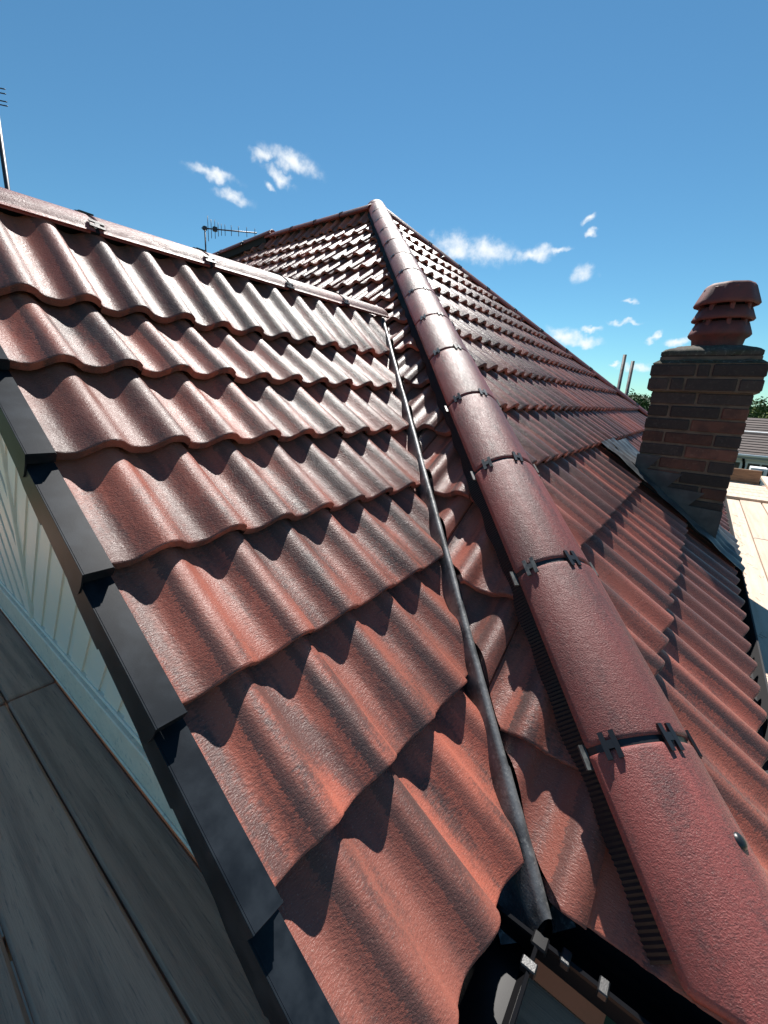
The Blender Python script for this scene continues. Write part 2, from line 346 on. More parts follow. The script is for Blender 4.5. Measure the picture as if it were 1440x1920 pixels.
for x in rows:
    for i in range(-3, 26):
        y0 = -.35 + i*COVER + .02
        mw = basis(uL, vL, nL, (x, y0, zL(x)))
        mid_y = y0-COVER/2; mid_x = x+.15
        pl = [hipL, ridgeL, endL]
        if mid_y < YR: pl.append(valL)
        else: pl.append(backL)
        if mid_y > YR and mid_x < 1.9: continue
        lay(slope_l, TLT if x > 4.2 else TL, jit(mw), pl)
# --- main slope facing right (hip end)
slope_r = sheet('roof_slope', [(-.25+KH, -.25, zG(-.25, cR)), (APEX.x+APEX.y+.25, -.25, zG(-.25, cR)), (4.52, 3.53, zG(3.53, cR))], -.085, house, n=nG)
slope_r['label'] = 'hip end roof slope of wavy tiles below the chimney'
hipR = (V((KH+.0, 0, 0)), V((-1, 1, 0)).normalized())
farR = (V((APEX.x+APEX.y-.02, 0, 0)), V((1, 1, 0)).normalized())
CHX0, CHX1, CHY0, CHY1 = 3.17, 3.645, -.185, .29  # chimney stack footprint
for j in range(-11, 4):
    y = .4882 - j*gLR*C
    for i in range(-5, 26):
        x0 = 1.8575 - 1.8*WV*0 + i*COVER + .04
        if j >= 0 and j <= 3 and x0 > CHX0-.10 and x0+COVER < CHX1+.08 and y > CHY0-.28 and y+.42*C < CHY1+.30: continue
        lay(slope_r, TL, jit(basis(uG, vG, nG, (x0, y, zG(y, cR)))), [hipR, farR])
# --- unseen slopes behind the ridges, plain
b1 = MB(); b1.prism([(APEX.x, APEX.y, 2.12), (8.4, -.35, -.87), (8.4, 12.5, -.87), (4.5, 5.5, 2.12)], (0, 0, -.03)); b1.build('back_slope', M_TILE, house)
b2 = MB(); b2.prism([(4.5, 5.5, 2.10), (8.4, 12.4, -.9), (1.6, 12.4, -.9), (2.9, 10.2, .1)], (0, 0, -.03)); b2.build('back_slope', M_TILE, house)
b3 = MB(); b3.prism([(.30, YR, .46), (YR+KV, YR, .46), (1.62, 3.72, -.92), (.30, 3.72, -.92)], (0, 0, -.03)); b3.build('back_slope', M_TILE, house)

# ------------------------------------------------------------------ ridge and hip tiles with their dry-fix clips
RW, RR = .119, .076; RAD = (RW*RW+RR*RR)/(2*RR); AMAX = math.asin(min(1, RW/RAD))
def arc(a, r): return V((r*math.sin(a), 0, r*math.cos(a)-RAD))
def ridge_tile_mesh(name, ln):
    n = 22; vs_ = []; th = .017
    ysec = [(0.0, -.004), (.003, -.0008), (.010, 0), (ln*.5, 0), (ln-.010, 0), (ln-.003, -.0008), (ln, -.004)]
    for y, d in ysec:
        for i in range(n+1):
            p = arc(-AMAX+2*AMAX*i/n, RAD+d); vs_.append((p.x, y, p.z))
    for y in (0.0, ln):
        for i in range(n+1):
            p = arc(-AMAX+2*AMAX*i/n, RAD-th); vs_.append((p.x, y, p.z))
    k = n+1; ns = len(ysec); fs = [(s*k+i, s*k+i+1, (s+1)*k+i+1, (s+1)*k+i) for s in range(ns-1) for i in range(n)]
    a, b = ns*k, (ns+1)*k
    fs += [(a+i, a+i+1, i+1, i) for i in range(n)] + [((ns-1)*k+i, (ns-1)*k+i+1, b+i+1, b+i) for i in range(n)]
    fs += [(b+i, b+i+1, a+i+1, a+i) for i in range(n)]
    for i0 in (0, n): fs.append(tuple([s*k+i0 for s in range(ns)] + [b+i0, a+i0]))
    return mesh(name, vs_, fs, M_HIP, True)
def band_mesh(name, r0, r1, y0, y1, a0, a1, m, n=16):
    mb = MB(); vs_ = []
    for y in (y0, y1):
        for r in (r0, r1):
            for i in range(n+1): vs_.append(arc(a0+(a1-a0)*i/n, r) + V((0, y, 0)))
    k = n+1; fs = []
    for i in range(n):
        fs += [(k+i, k+i+1, 3*k+i+1, 3*k+i), (i, i+1, k+i+1, k+i), (2*k+i, 2*k+i+1, 3*k+i+1, 3*k+i), (i, i+1, 2*k+i+1, 2*k+i)]
    fs += [(0, k, 3*k, 2*k), (n, k+n, 3*k+n, 2*k+n)]
    return mesh(name, vs_, fs, m)
UNION = band_mesh('union', RAD-.020, RAD-.006, -.022, .022, -AMAX, AMAX, M_PLAST)
def h_clip_mesh(name, m):
    mb = MB()
    for x in (-.0108, .0108):
        mb.box((x-.005, -.026, .0005), (x+.005, .024, .0055))
    mb.box((-.0085, -.0075, .0005), (.0085, .0075, .0052))
    me = mesh(name, mb.v, mb.f, m); bm = bmesh.new(); bm.from_mesh(me); bmesh.ops.recalc_face_normals(bm, faces=bm.faces); bm.to_mesh(me); bm.free()
    return me
HCLIP = h_clip_mesh('h_clip', M_PLAST); HCLIPM = h_clip_mesh('h_clip_pale', mat('worn_clip', (.10, .105, .10), .35, var=(.04, .042, .042), nscale=60))
RT = ridge_tile_mesh('ridge_tile_full', .4385); PITCHR = .452
def run(name, origin, dirv, lat, n, first=0.0, last_len=None, comb=None, skip_first=None, label=None, pale=True, start_len=None, bw=.075):
    """a line of ridge tiles: origin = crest point of the lowest joint, going along dirv"""
    up = V(lat).cross(V(dirv)).normalized(); d = V(dirv).normalized(); l = V(lat).normalized()
    part = MB().box((-bw, 0, -.16), (bw, max(.1, n*PITCHR-.06), -.062), basis(l, d, up, V(origin))).build(name, M_UNDER, house)
    if label: part['label'] = label
    for i in range(n):
        o = V(origin) + d*(i*PITCHR+.0068)
        me = RT
        if i == n-1 and last_len: me = ridge_tile_mesh('ridge_tile_cut', last_len)
        mw = basis(l, d, up, o) @ Matrix.Rotation(R_(random.gauss(0, .25)), 4, 'Z') @ Matrix.Rotation(R_(random.gauss(0, .5)), 4, 'Y')
        link('ridge_tile', me, part, None, mw)
    if start_len:
        ms = ridge_tile_mesh('ridge_tile_start', start_len)
        for v in ms.vertices:                      # mitred to the eave corner
            if v.co.y < .05: v.co.y -= (v.co.x+RW)*.9
        link('ridge_tile', ms, part, None, basis(l, d, up, V(origin) - d*(start_len+.0068)))
    for i in range(0 if start_len else 1, n):
        jo = basis(l, d, up, V(origin) + d*(i*PITCHR))
        link('joint_strip', UNION, part, None, jo)
        for a in (-.62, .12, .86):
            a += random.gauss(0, .03)
            p = arc(a*AMAX, RAD); mw = jo @ Matrix.Translation(p + V((0, random.gauss(0, .002), 0))) @ Matrix.Rotation(a*AMAX, 4, 'Y') @ Matrix.Rotation(R_(random.gauss(0, 4)), 4, 'Z')
            link('joint_clip', HCLIP if random.random() < .7 or not pale else HCLIPM, part, None, mw)
    return part, basis(l, d, up, V(origin))
hk, hz0, hs0 = .9715, -.9686, .4308
hd = V((1, 1, T)).normalized()
hip_o = V((hk/2+hs0, -hk/2+hs0, hz0+T*hs0))
hip, hip_mw = run('hip_ridge', hip_o, hd, (1, -1, 0), 13, label='long hip of big dark red half round tiles with black clips', start_len=.318)
# apex tile closes the hip
link('ridge_tile', ridge_tile_mesh('ridge_tile_cut', .13), hip, None, basis(V((1, -1, 0)).normalized(), hd, V((1, -1, 0)).cross(hd).normalized(), hip_o + hd*(13*PITCHR+.006)))
# pleated roll under the left edge of the hip
def comb(parent, mw, y0, y1, side, drop, w):
    mb = MB(); n = int((y1-y0)/.0045); vs_ = []
    prng = random.Random(5)
    for i in range(n+1):
        y = y0+(y1-y0)*i/n; a = .0028 if i % 2 else -.0028
        wob = .004*math.sin(y*9.0)+.003*math.sin(y*23.0)
        for t in (0, .3, .7, 1.0):
            x = side*(RW-.028 + (w+.028+wob*t)*t); z = -RR-.004 - (drop+.006*math.sin(y*40*.99))*t**1.3 + a*(.6+.4*t)
            vs_.append(mw @ V((x, y, z)))
    fs = [(i*4+k, i*4+k+1, (i+1)*4+k+1, (i+1)*4+k) for i in range(n) for k in range(3)]
    me = mesh('pleated_roll', vs_, fs, M_COMB); o = link('pleated_roll', me, parent)
    o['label'] = 'black pleated rubber roll under the hip tiles'
comb(hip, hip_mw, -.30, 13*PITCHR, -1, .050, .006)
comb(hip, hip_mw, -.30, 13*PITCHR, 1, .052, .014)
# side tags that hold the roll at each joint
for i in range(0, 4):
    mb = MB().box((-RW-.010, i*PITCHR-.030, -RR-.012), (-RW+.004, i*PITCHR+.016, -RR-.006), hip_mw); mb.build('edge_tag', HCLIPM.materials[0] if i < 3 else M_PLAST, hip)
# screw cap on the lowest hip tile
mb = MB(); n = 16; a = .40*AMAX; cm = hip_mw @ Matrix.Translation(arc(a, RAD-.001)+V((0, -.165, 0))) @ Matrix.Rotation(a, 4, 'Y')
vs_ = [cm @ V((r*math.cos(t), r*math.sin(t), z)) for r, z in ((.0135, 0), (.0125, .0035), (.009, .0062), (.0045, .0075)) for t in [2*math.pi*i/n for i in range(n)]] + [cm @ V((0, 0, .0079))]
mb.add(vs_, [(r*n+i, r*n+(i+1) % n, (r+1)*n+(i+1) % n, (r+1)*n+i) for r in range(3) for i in range(n)] + [(3*n+i, 3*n+(i+1) % n, 4*n) for i in range(n)])
mb.build('screw_cap', M_PLAST, hip, True)
# gable ridge, main ridge, far hips
gr_, gr_mw = run('gable_ridge', (.270, YR, .590), (1, 0, 0), (0, -1, 0), 5, last_len=.435, label='gable ridge of grey brown half round tiles', pale=False, bw=.02)
run('main_ridge', (APEX.x-.02, APEX.y+.05, APEX.z-.012), (0, 1, 0), (1, 0, 0), 4, last_len=.55, label='short top ridge of the main roof', pale=False, bw=.03)
run('far_hip', (APEX.x+3.82, APEX.y-3.82, APEX.z-3.82*T), (-1, 1, T), (1, 1, 0), 13, last_len=.72, label='far hip running down behind the chimney', pale=False)
run('far_hip', (4.49-.33*2.3, 5.5+1.1*2.3, 2.225-.33*2.3*T), V((.33, -1.1, .33*T)), (-1.1, -.33, 0), 6, last_len=.50, label='far left hip against the sky', pale=False)

# ------------------------------------------------------------------ valley
def vp(s, off, up): return V((s+.625/2*0+KV+.024+off/math.sqrt(2), s-off/math.sqrt(2), 0)) + V((0, 0, zG(s, cG)+up))
mb = MB(); vs_ = []; n = 60
for i in range(n+1):
    s = .055 + (YR-.02-.055)*i/n; wv_ = .0006*math.sin(i*.9)+.0006*math.sin(i*.37+1)
    for off, up in ((-.075, -.075), (-.030, -.075), (-.024, -.035), (-.0105+wv_, .004), (-.007+wv_, .011), (0+wv_, .0135), (.007+wv_, .0115), (.0105+wv_, .004), (.022, -.03), (.028, -.06), (.075, -.05)):
        vs_.append(vp(s, off, up))
k = 11; mb.add(vs_, [(i*k+j, i*k+j+1, (i+1)*k+j+1, (i+1)*k+j) for i in range(n) for j in range(k-1)])
vt = mb.build('valley_trough', M_RIB, house, True); vt['label'] = 'grey metal valley with raised round rib'
mb = MB(); vs_ = []                                # overlapping lower length of the rib
for i in range(13):
    s = .045 + .155*i/12
    for off, up in ((-.026, -.035), (-.0128, .005), (-.008, .013), (0, .016), (.008, .0135), (.0128, .005), (.024, -.03)):
        vs_.append(vp(s, off, up))
mb.add(vs_, [(i*7+j, i*7+j+1, (i+1)*7+j+1, (i+1)*7+j) for i in range(12) for j in range(6)])
mb.build('rib_end', M_RIB, vt, True)
mb = MB().box((-.02, -.02, -.02), (.02, .02, .02), Matrix.Translation(vp(YR-.02, 0, .0)))
mb.build('lead_saddle', M_LEAD, vt)

# ------------------------------------------------------------------ dry verge units down the gable edge
verge = MB().box((.30, 0, -.15), (.335, (YR-.35)/C, -.105), basis(uG, vG, nG, (0, .35, zG(.35, cG)-.02))).build('verge', M_UNDER, house)
verge['label'] = 'stepped black plastic verge along the gable edge'
def verge_unit_mesh():
    x0, x1 = .240, .290; t = .0025; L0 = gG+.055; dz = -.021       # local: x world, y up the slope, z normal
    mb = MB(); D = .086
    def pl(y): return dz - LIFT*y/gG + .008
    z0, z1 = pl(0), pl(L0)
    mb.prism([(x0, 0, z0), (x1, 0, z0), (x1, L0, z1), (x0, L0, z1)], (0, 0, -.004))
    # front closure of the step
    mb.prism([(x0, .0, z0-.004), (x1+.002, .0, z0-.004), (x1+.002, .0, z0-.030), (x0, .0, z0-.030)], (0, .003, 0))
    # outer cheek: rounded at its lower end
    pts = [(x0, 0, z0)]
    r = .030
    pts += [(x0, -.004, z0-D*.35), (x0, -.002, z0-D*.72)]
    for a in range(0, 91, 15):
        pts.append((x0, r+.0-r*math.cos(R_(a))-.002, z0-D+r-r*math.sin(R_(a))))
    pts += [(x0, L0*.55, z0-D-.010), (x0, L0*.56, z0-D-.020), (x0, L0-.06, z0-D-.024), (x0, L0-.04, z1-D*.70), (x0, L0, z1-D*.6), (x0, L0, z1)]
    mb.prism([V(p)+V((-.003, 0, 0)) for p in pts], (.003, 0, 0))
    me = mesh('verge_unit', mb.v, mb.f, M_VERGE); bm = bmesh.new(); bm.from_mesh(me); bmesh.ops.recalc_face_normals(bm, faces=bm.faces)
    bmesh.ops.bevel(bm, geom=[e for e in bm.edges if e.calc_length() > .04], offset=.0012, segments=1, affect='EDGES', clamp_overlap=True)
    bm.to_mesh(me); bm.free()
    return me
VU = verge_unit_mesh()
for j in range(0, 8):
    y = 1.7934 - j*gG*C
    link('verge_unit', VU, verge, None, basis(uG, vG, nG, (0, y-.012, zG(y, cG)-.009+.002)) @ Matrix.Rotation(R_(-.85+random.gauss(0, .12)), 4, 'Z'))
# ------------------------------------------------------------------ gable wall, clad in chevron boards
WX = .37
gw = MB().prism([(WX+.012, .30, -1.04), (WX+.012, 3.6, -1.04), (WX+.012, 3.6, -.93), (WX+.012, YR, .33), (WX+.012, .30, -.88)], (.25, 0, 0)).build('gable_wall', mat('groove_shade_grey', (.06, .06, .06), .9), house)  # backing coloured dark to paint the shadow in the board grooves
gw['label'] = 'white gable wall with chevron cladding boards'
def clip_poly(poly, p, n):
    out = []
    for a, b in zip(poly, poly[1:]+poly[:1]):
        da = (a[0]-p[0])*n[0]+(a[1]-p[1])*n[1]; db = (b[0]-p[0])*n[0]+(b[1]-p[1])*n[1]
        if da <= 0: out.append(a)
        if (da < 0 < db) or (db < 0 < da):
            t = da/(da-db); out.append((a[0]+(b[0]-a[0])*t, a[1]+(b[1]-a[1])*t))
    return out
tri = [(.34, -.915), (3.5, -.915), (3.5, -.87), (YR, .32), (.34, -.87)]
bw = .135*math.sin(R_(55)); SEAM = 1.93
for sgn in (1, -1):
    d = V((sgn*.5736, -.8192)); nn_ = V((-d.y, d.x)) if sgn > 0 else V((d.y, -d.x))
    for i in range(-14, 30):
        c0 = V((SEAM, -.915)) - V((sgn, 0))*(.135*i)
        # strip between two parallel lines through c0 and the next
        c1 = c0 - V((sgn*.135, 0))
        base = tri
        side = V((nn_[0], nn_[1]))
        if (c1-c0).dot(side) < 0: side = -side
        po = clip_poly(base, (SEAM, 0), (sgn, 0))
        mb = MB()
        for g0, g1, rec in ((.004, bw-.030, 0), (bw-.030, bw, .006)):
            q = clip_poly(po, (c0 + side*g0), -side); q = clip_poly(q, (c0 + side*g1), side) if len(q) > 2 else q
            if len(q) > 2 and max(p[0] for p in q)-min(p[0] for p in q) > .004:
                mb.prism([(WX+rec, p[0], p[1]) for p in q], (.009, 0, 0))
        if mb.v: mb.build('cladding_board', M_PVC, gw)
MB().box((WX-.010, SEAM-.010, -.915), (WX+.011, SEAM+.010, .34)).build('seam_trim', M_PVC, gw, bevel=.002)
MB().box((WX-.018, .36, -1.035), (WX+.012, 3.55, -.925)).build('base_trim', M_TRIM, gw, bevel=.003)
MB().box((WX-.006, .36, -.925), (WX+.0115, 3.55, -.913)).build('base_bead', M_PVC, gw, bevel=.002)
MB().box((WX-.022, .36, -1.046), (WX+.010, 3.55, -1.0355)).build('base_bead', M_TRIM, gw, bevel=.002)
# house walls below
HB = mat('house_brick', (.22, .10, .075), .9, var=(.16, .08, .06), nscale=6)
MB().box((WX+.02, .24, GROUND), (3.0, 3.6, -1.03)).build('house_wall', HB, house)
MB().box((.95, -.1, GROUND), (8.1, 12.0, -1.0)).build('house_wall', HB, house)

# ------------------------------------------------------------------ gutters meeting at the foot of the valley
GZ = -.950
def gutter(name, a, b, inward, parent, label):
    a, b = V(a), V(b); d = (b-a).normalized(); i = V(inward)
    prof_ = [(0, 0), (.006, .002), (.007, -.006), (.004, -.008), (.006, -.045), (.020, -.066), (.085, -.068), (.100, -.05), (.108, .012), (.112, .012), (.105, -.055), (.088, -.072), (.018, -.070), (.002, -.048), (-.001, -.006)]
    k = len(prof_); vs_ = [a + i*p[0] + V((0, 0, p[1])) for p in prof_] + [b + i*p[0] + V((0, 0, p[1])) for p in prof_]
    o = MB().add(vs_, [(j, (j+1) % k, k+(j+1) % k, k+j) for j in range(k)]).build(name, M_GUT, parent)
    o['label'] = label; return o
g1 = gutter('gutter', (.27, .048, GZ), (.752, .048, GZ), (0, 1, 0), house, 'black gutter below the gable tiles')
g2 = gutter('gutter', (.642, .158, GZ), (.642, -.62, GZ), (1, 0, 0), house, 'black gutter below the hip side tiles')
for y in (.005, -.055, -.26):
    MB().box((.634, y-.008, GZ-.010), (.660, y+.008, GZ+.006)).build('gutter_bracket', M_METAL if y < -.2 else M_PLAST, g2, bevel=.002)
MB().box((.585, .040, GZ-.012), (.603, .066, GZ+.006)).build('gutter_bracket', M_PLAST, g1, bevel=.002)
MB().box((.628, .034, GZ-.012), (.656, .062, GZ+.004)).build('corner_union', M_GUT, g1, bevel=.003)
# R-side fascia; matte black gutter shape added to give the eave gap its shade
MB().box((.95, -.30, -1.05), (8.0, -.26, -.93)).build('fascia', M_PLAST, house)
MB().prism([(.9, -.372, -.955), (.9, -.362, -1.03), (.9, -.305, -1.03), (.9, -.301, -.955), (.9, -.307, -.955), (.9, -.311, -1.022), (.9, -.356, -1.022), (.9, -.366, -.955)], (7.3, 0, 0)).build('gutter', M_UNDER, house)
MB().box((.70, .16, -1.03), (.735, .17, -.93)).build('fascia', M_PLAST, house)
MB().box((.735, -.6, -1.03), (.755, .17, -.935)).build('fascia', M_PLAST, house)
MB().box((.40, .160, -1.03), (.735, .175, -.935)).build('fascia', M_PLAST, house)

# ------------------------------------------------------------------ chimney
ch = empty('chimney'); tag(ch, 'square brick chimney stack in shade with dark oversailing top courses', 'chimney')
core = MB().box((CHX0+.006, CHY0+.006, -1.2), (CHX1-.006, CHY1-.006, .30)).build('mortar_core', M_MORTAR, ch)
CRS = .0775; bh = .066
zt = .112                                          # underside of the oversailing courses
def face_course(z, x0, x1, y0, y1, pattern, m):
    """bricks round the four faces of one course; pattern: list of cuts (fractions) along the face"""
    dep = .10
    for a, b in zip(pattern, pattern[1:]):
        ya, yb = y1-(y1-y0)*a + (-.005 if a > 0 else 0), y1-(y1-y0)*b + (.005 if b < 1 else 0)
        MB().box((x0+random.uniform(-.003, .002), min(ya, yb)+random.uniform(-.001, .002), z+random.uniform(-.001, .0015)), (x0+dep, max(ya, yb)-random.uniform(-.001, .002), z+bh-random.uniform(0, .003))).build('brick', m(), core, bevel=random.uniform(.003, .006))
    xa = x0+dep+.01; n = 2
    for k in range(n):
        w = (x1-xa)/n
        for yy in ((y0, y0+dep), (y1-dep, y1)):
            MB().box((xa+k*w, yy[0], z), (xa+(k+1)*w-.01, yy[1], z+bh)).build('brick', m(), core, bevel=.0035)
cid = 0
z = zt - CRS
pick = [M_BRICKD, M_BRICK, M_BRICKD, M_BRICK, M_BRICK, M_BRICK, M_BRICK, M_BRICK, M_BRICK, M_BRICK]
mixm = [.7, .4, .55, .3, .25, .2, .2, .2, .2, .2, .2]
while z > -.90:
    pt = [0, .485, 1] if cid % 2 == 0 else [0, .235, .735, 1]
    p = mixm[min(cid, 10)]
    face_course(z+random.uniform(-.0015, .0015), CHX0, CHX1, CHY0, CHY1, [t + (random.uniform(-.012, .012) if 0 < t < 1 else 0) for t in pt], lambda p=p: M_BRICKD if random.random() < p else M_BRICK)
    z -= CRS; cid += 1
for k, (ov, pt) in enumerate(((.026, [0, .205, .345, .80, 1]), (.026, [0, .42, .55, 1]))):
    zz_ = zt + k*CRS
    MB().box((CHX0-ov+.007, CHY0-ov+.007, zz_-.006), (CHX1+ov-.007, CHY1+ov-.007, zz_+bh+.005)).build('mortar_bed', M_MORTAR, ch)
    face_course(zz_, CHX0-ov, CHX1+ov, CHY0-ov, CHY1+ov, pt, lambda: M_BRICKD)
# chamfered capping course and mossy flaunching
zc = zt+2*CRS
def frust(x0, x1, y0, y1, z0, i0, z1, i1):
    a = [(x0+i0, y0+i0, z0), (x1-i0, y0+i0, z0), (x1-i0, y1-i0, z0), (x0+i0, y1-i0, z0)]; b = [(x0+i1, y0+i1, z1), (x1-i1, y0+i1, z1), (x1-i1, y1-i1, z1), (x0+i1, y1-i1, z1)]
    return a+b, [(3, 2, 1, 0), (4, 5, 6, 7), (0, 1, 5, 4), (1, 2, 6, 5), (2, 3, 7, 6), (3, 0, 4, 7)]
OX0, OX1, OY0, OY1 = CHX0-.026, CHX1+.026, CHY0-.026, CHY1+.026
MB().add(*frust(OX0, OX1, OY0, OY1, zc-.006, .002, zc+.014, .030)).build('weathered_bed', M_MOSS, ch)
for a, b in ((0, .19), (.21, .715), (.735, 1)):
    ya, yb = OY1-.036-(OY1-OY0-.072)*b, OY1-.036-(OY1-OY0-.072)*a
    vs_, fs_ = frust(OX0+.034, OX0+.14, ya, yb, zc+.012, 0, zc+.060, 0)
    MB().add(vs_, fs_).build('capping_brick', M_BRICKD, ch, bevel=.005)
MB().add(*frust(OX0+.04, OX1-.034, OY0+.042, OY1-.042, zc+.012, 0, zc+.058, 0)).build('capping_core', M_BRICKD, ch)
def lumpy(name, x0, x1, y0, y1, z0, z1, rim, m, parent, n=26, amp=.010, seed=1):
    rr = random.Random(seed); vs_ = []; fs = []
    ph = [rr.uniform(0, 6) for _ in range(8)]
    for i in range(n+1):
        for j in range(n+1):
            u, v = i/n, j/n; e = min(u, 1-u, v, 1-v)*2
            h = z0 + (z1-z0)*min(1, e/rim)**.6
            x = x0+(x1-x0)*u; y = y0+(y1-y0)*v
            h += amp*(math.sin(x*61+ph[0])*math.sin(y*53+ph[1]) + .6*math.sin(x*130+ph[2]+y*40)*math.sin(y*117+ph[3]) + .5*rr.uniform(-1, 1))*(.35+min(1, e/rim)*.65)
            vs_.append((x, y, h))
    fs = [(i*(n+1)+j, (i+1)*(n+1)+j, (i+1)*(n+1)+j+1, i*(n+1)+j+1) for i in range(n) for j in range(n)]
    b = len(vs_); ring = [(i, 0) for i in range(n)] + [(n, j) for j in range(n)] + [(n-i, n) for i in range(n)] + [(0, n-j) for j in range(n)]
    for (i, j) in ring: p = vs_[i*(n+1)+j]; vs_.append((p[0], p[1], z0-.02))
    k = len(ring); fs += [(ring[q][0]*(n+1)+ring[q][1], b+q, b+(q+1) % k, ring[(q+1) % k][0]*(n+1)+ring[(q+1) % k][1]) for q in range(k)]
    return MB().add(vs_, fs).build(name, m, parent, True)
lumpy('flaunching', OX0+.030, OX1-.030, OY0+.032, OY1-.032, zc+.060, zc+.105, .5, M_MOSS, ch, seed=4, amp=.004)
# ledge moss on the oversail
rr = random.Random(9)
for k in range(16):
    y = rr.uniform(OY0+.05, OY1-.12); x = OX0+rr.uniform(.016, .034); r = rr.uniform(.010, .022)
    n = 7; vs_ = [(x+r*.7*math.cos(t)*q, y+r*math.sin(t)*q*1.3, zc+.004+r*.55*h) for q, h in ((1, 0), (.75, .7), (.3, 1)) for t in [2*math.pi*i/n for i in range(n)]]
    MB().add(vs_, [(a*n+i, a*n+(i+1) % n, (a+1)*n+(i+1) % n, (a+1)*n+i) for a in range(2) for i in range(n)] + [tuple(range(2*n, 3*n))]).build('moss_cushion', M_MOSS, ch, True)
# --- louvred pot
pot = empty('chimney_pot'); tag(pot, 'dark red clay chimney pot with three flared louvre tiers on the stack', 'chimney pot')
PX, PY, PZ = 3.41, .036, zc+.092
def ring(name, profile, m, parent, n=40, sq=.35, tw=.25, close=False, gap=None):
    """profile: (radius, z); cross-section between a circle and an octagon"""
    vs_ = []
    for r, z in profile:
        for i in range(n):
            t = 2*math.pi*i/n + tw
            k = math.cos(math.pi/8)/math.cos(((t) % (math.pi/4)) - math.pi/8)
            q = r*(1-sq+sq*k); vs_.append((PX+q*math.cos(t), PY+q*math.sin(t), PZ+z*1.12))
    fs = [(a*n+i, a*n+(i+1) % n, (a+1)*n+(i+1) % n, (a+1)*n+i) for a in range(len(profile)-1) for i in range(n)]
    if close: fs += [((len(profile)-1)*n+i, (len(profile)-1)*n+(i+1) % n, (i+1) % n, i) for i in range(n)]
    return MB().add(vs_, fs).build(name, m, parent, True)
ring('pot_base', [(.124, -.02), (.126, .02), (.132, .05), (.150, .062), (.157, .072), (.152, .086), (.132, .130), (.118, .134), (.105, .06), (.105, -.02)], M_POT, pot, sq=1.0, close=True)
ring('louvre_tier', [(.150, .140), (.156, .148), (.150, .160), (.128, .205), (.112, .205), (.128, .160), (.140, .142)], M_POT, pot, sq=1.0, close=True)
ring('louvre_tier', [(.155, .213), (.162, .222), (.155, .238), (.124, .305), (.112, .318), (.098, .320), (.098, .300), (.125, .245), (.145, .216)], M_POT, pot, sq=1.0, close=True)
ring('pot_flue', [(.098, .0), (.098, .300), (.090, .300), (.090, .0)], mat('dark_clay', (.035, .014, .013), .9), pot, sq=.6, close=True)  # flue in a darker clay colour than the tiers
for i in range(8):                                 # upright ribs that carry the louvres
    t = 2*math.pi*i/8 + .25
    d = V((math.cos(t), math.sin(t), 0)); l = V((-d.y, d.x, 0))
    mw = basis(d, l, V((0, 0, 1.12)), (PX, PY, PZ))
    MB().prism([mw @ V(p) for p in ((.10, -.012, .10), (.131, -.012, .105), (.128, -.012, .15), (.129, -.012, .21), (.122, -.012, .30), (.10, -.012, .30))], l*.024).build('louvre_rib', M_POT, pot, bevel=.004)
# --- lead work round the stack
fl = empty('lead_flashing'); tag(fl, 'dark grey stepped lead flashing where the chimney meets the roof', 'flashing')
def zr(y): return zG(y, cR)
poly = [(CHY1+.004, zr(CHY1)-.06)]
zs = [zt - CRS*k - .006 for k in range(0, 14)]
y = CHY1+.004; top = [q for q in zs if q < zr(CHY1)+.155][0]
poly.append((y, top)); 
ys = [CHY1 - .125*k for k in range(1, 5)]
lev = top
for yy in ys:
    if yy < CHY0+.02: break
    poly.append((yy, lev-.004)); lev -= CRS*1.22; poly.append((yy+.062, lev+.004)); 
poly.append((CHY0-.004, lev-.004)); poly.append((CHY0-.004, zr(CHY0)-.06))
MB().prism([(CHX0-.009, p[0], p[1]) for p in poly], (.0045, 0, 0)).build('step_flashing', M_LEAD, fl)
def drape(name, x0, x1, y0, y1, parent, hgt, amp, nx=10, ny=30, th=.004, seed=0):
    rr = random.Random(seed); ph = rr.uniform(0, 6); vs_ = []
    for j in range(ny+1):
        for i in range(nx+1):
            u, v = i/nx, j/ny; x = x0+(x1-x0)*u; y = y0+(y1-y0)*v
            h = hgt + amp*math.cos(2*math.pi*(x-1.8975-.755*WV)/WV)*.5 + .003*math.sin(y*37+ph)+.002*math.sin(x*90+y*60)
            vs_.append(V((x, y, zr(y)))+nG*h)
    fs = [(j*(nx+1)+i, j*(nx+1)+i+1, (j+1)*(nx+1)+i+1, (j+1)*(nx+1)+i) for j in range(ny) for i in range(nx)]
    return MB().add(vs_, fs).build(name, M_LEAD, parent, True)
drape('side_soaker', CHX0-.20, CHX0+.01, -.335, CHY1+.16, fl, .012, .012, nx=24, seed=1)
drape('back_sheet', CHX0-.12, CHX0+.35, CHY1-.02, CHY1+.20, fl, .004, .012, nx=30, seed=2)
drape('back_sheet', CHX0-.02, CHX1+.10, CHY1+.0, CHY1+.17, fl, .016, .006, nx=30, seed=5)
drape('front_apron', CHX0-.10, CHX1+.12, -.33, CHY0+.02, fl, .010, .018, nx=30, ny=10, seed=3)

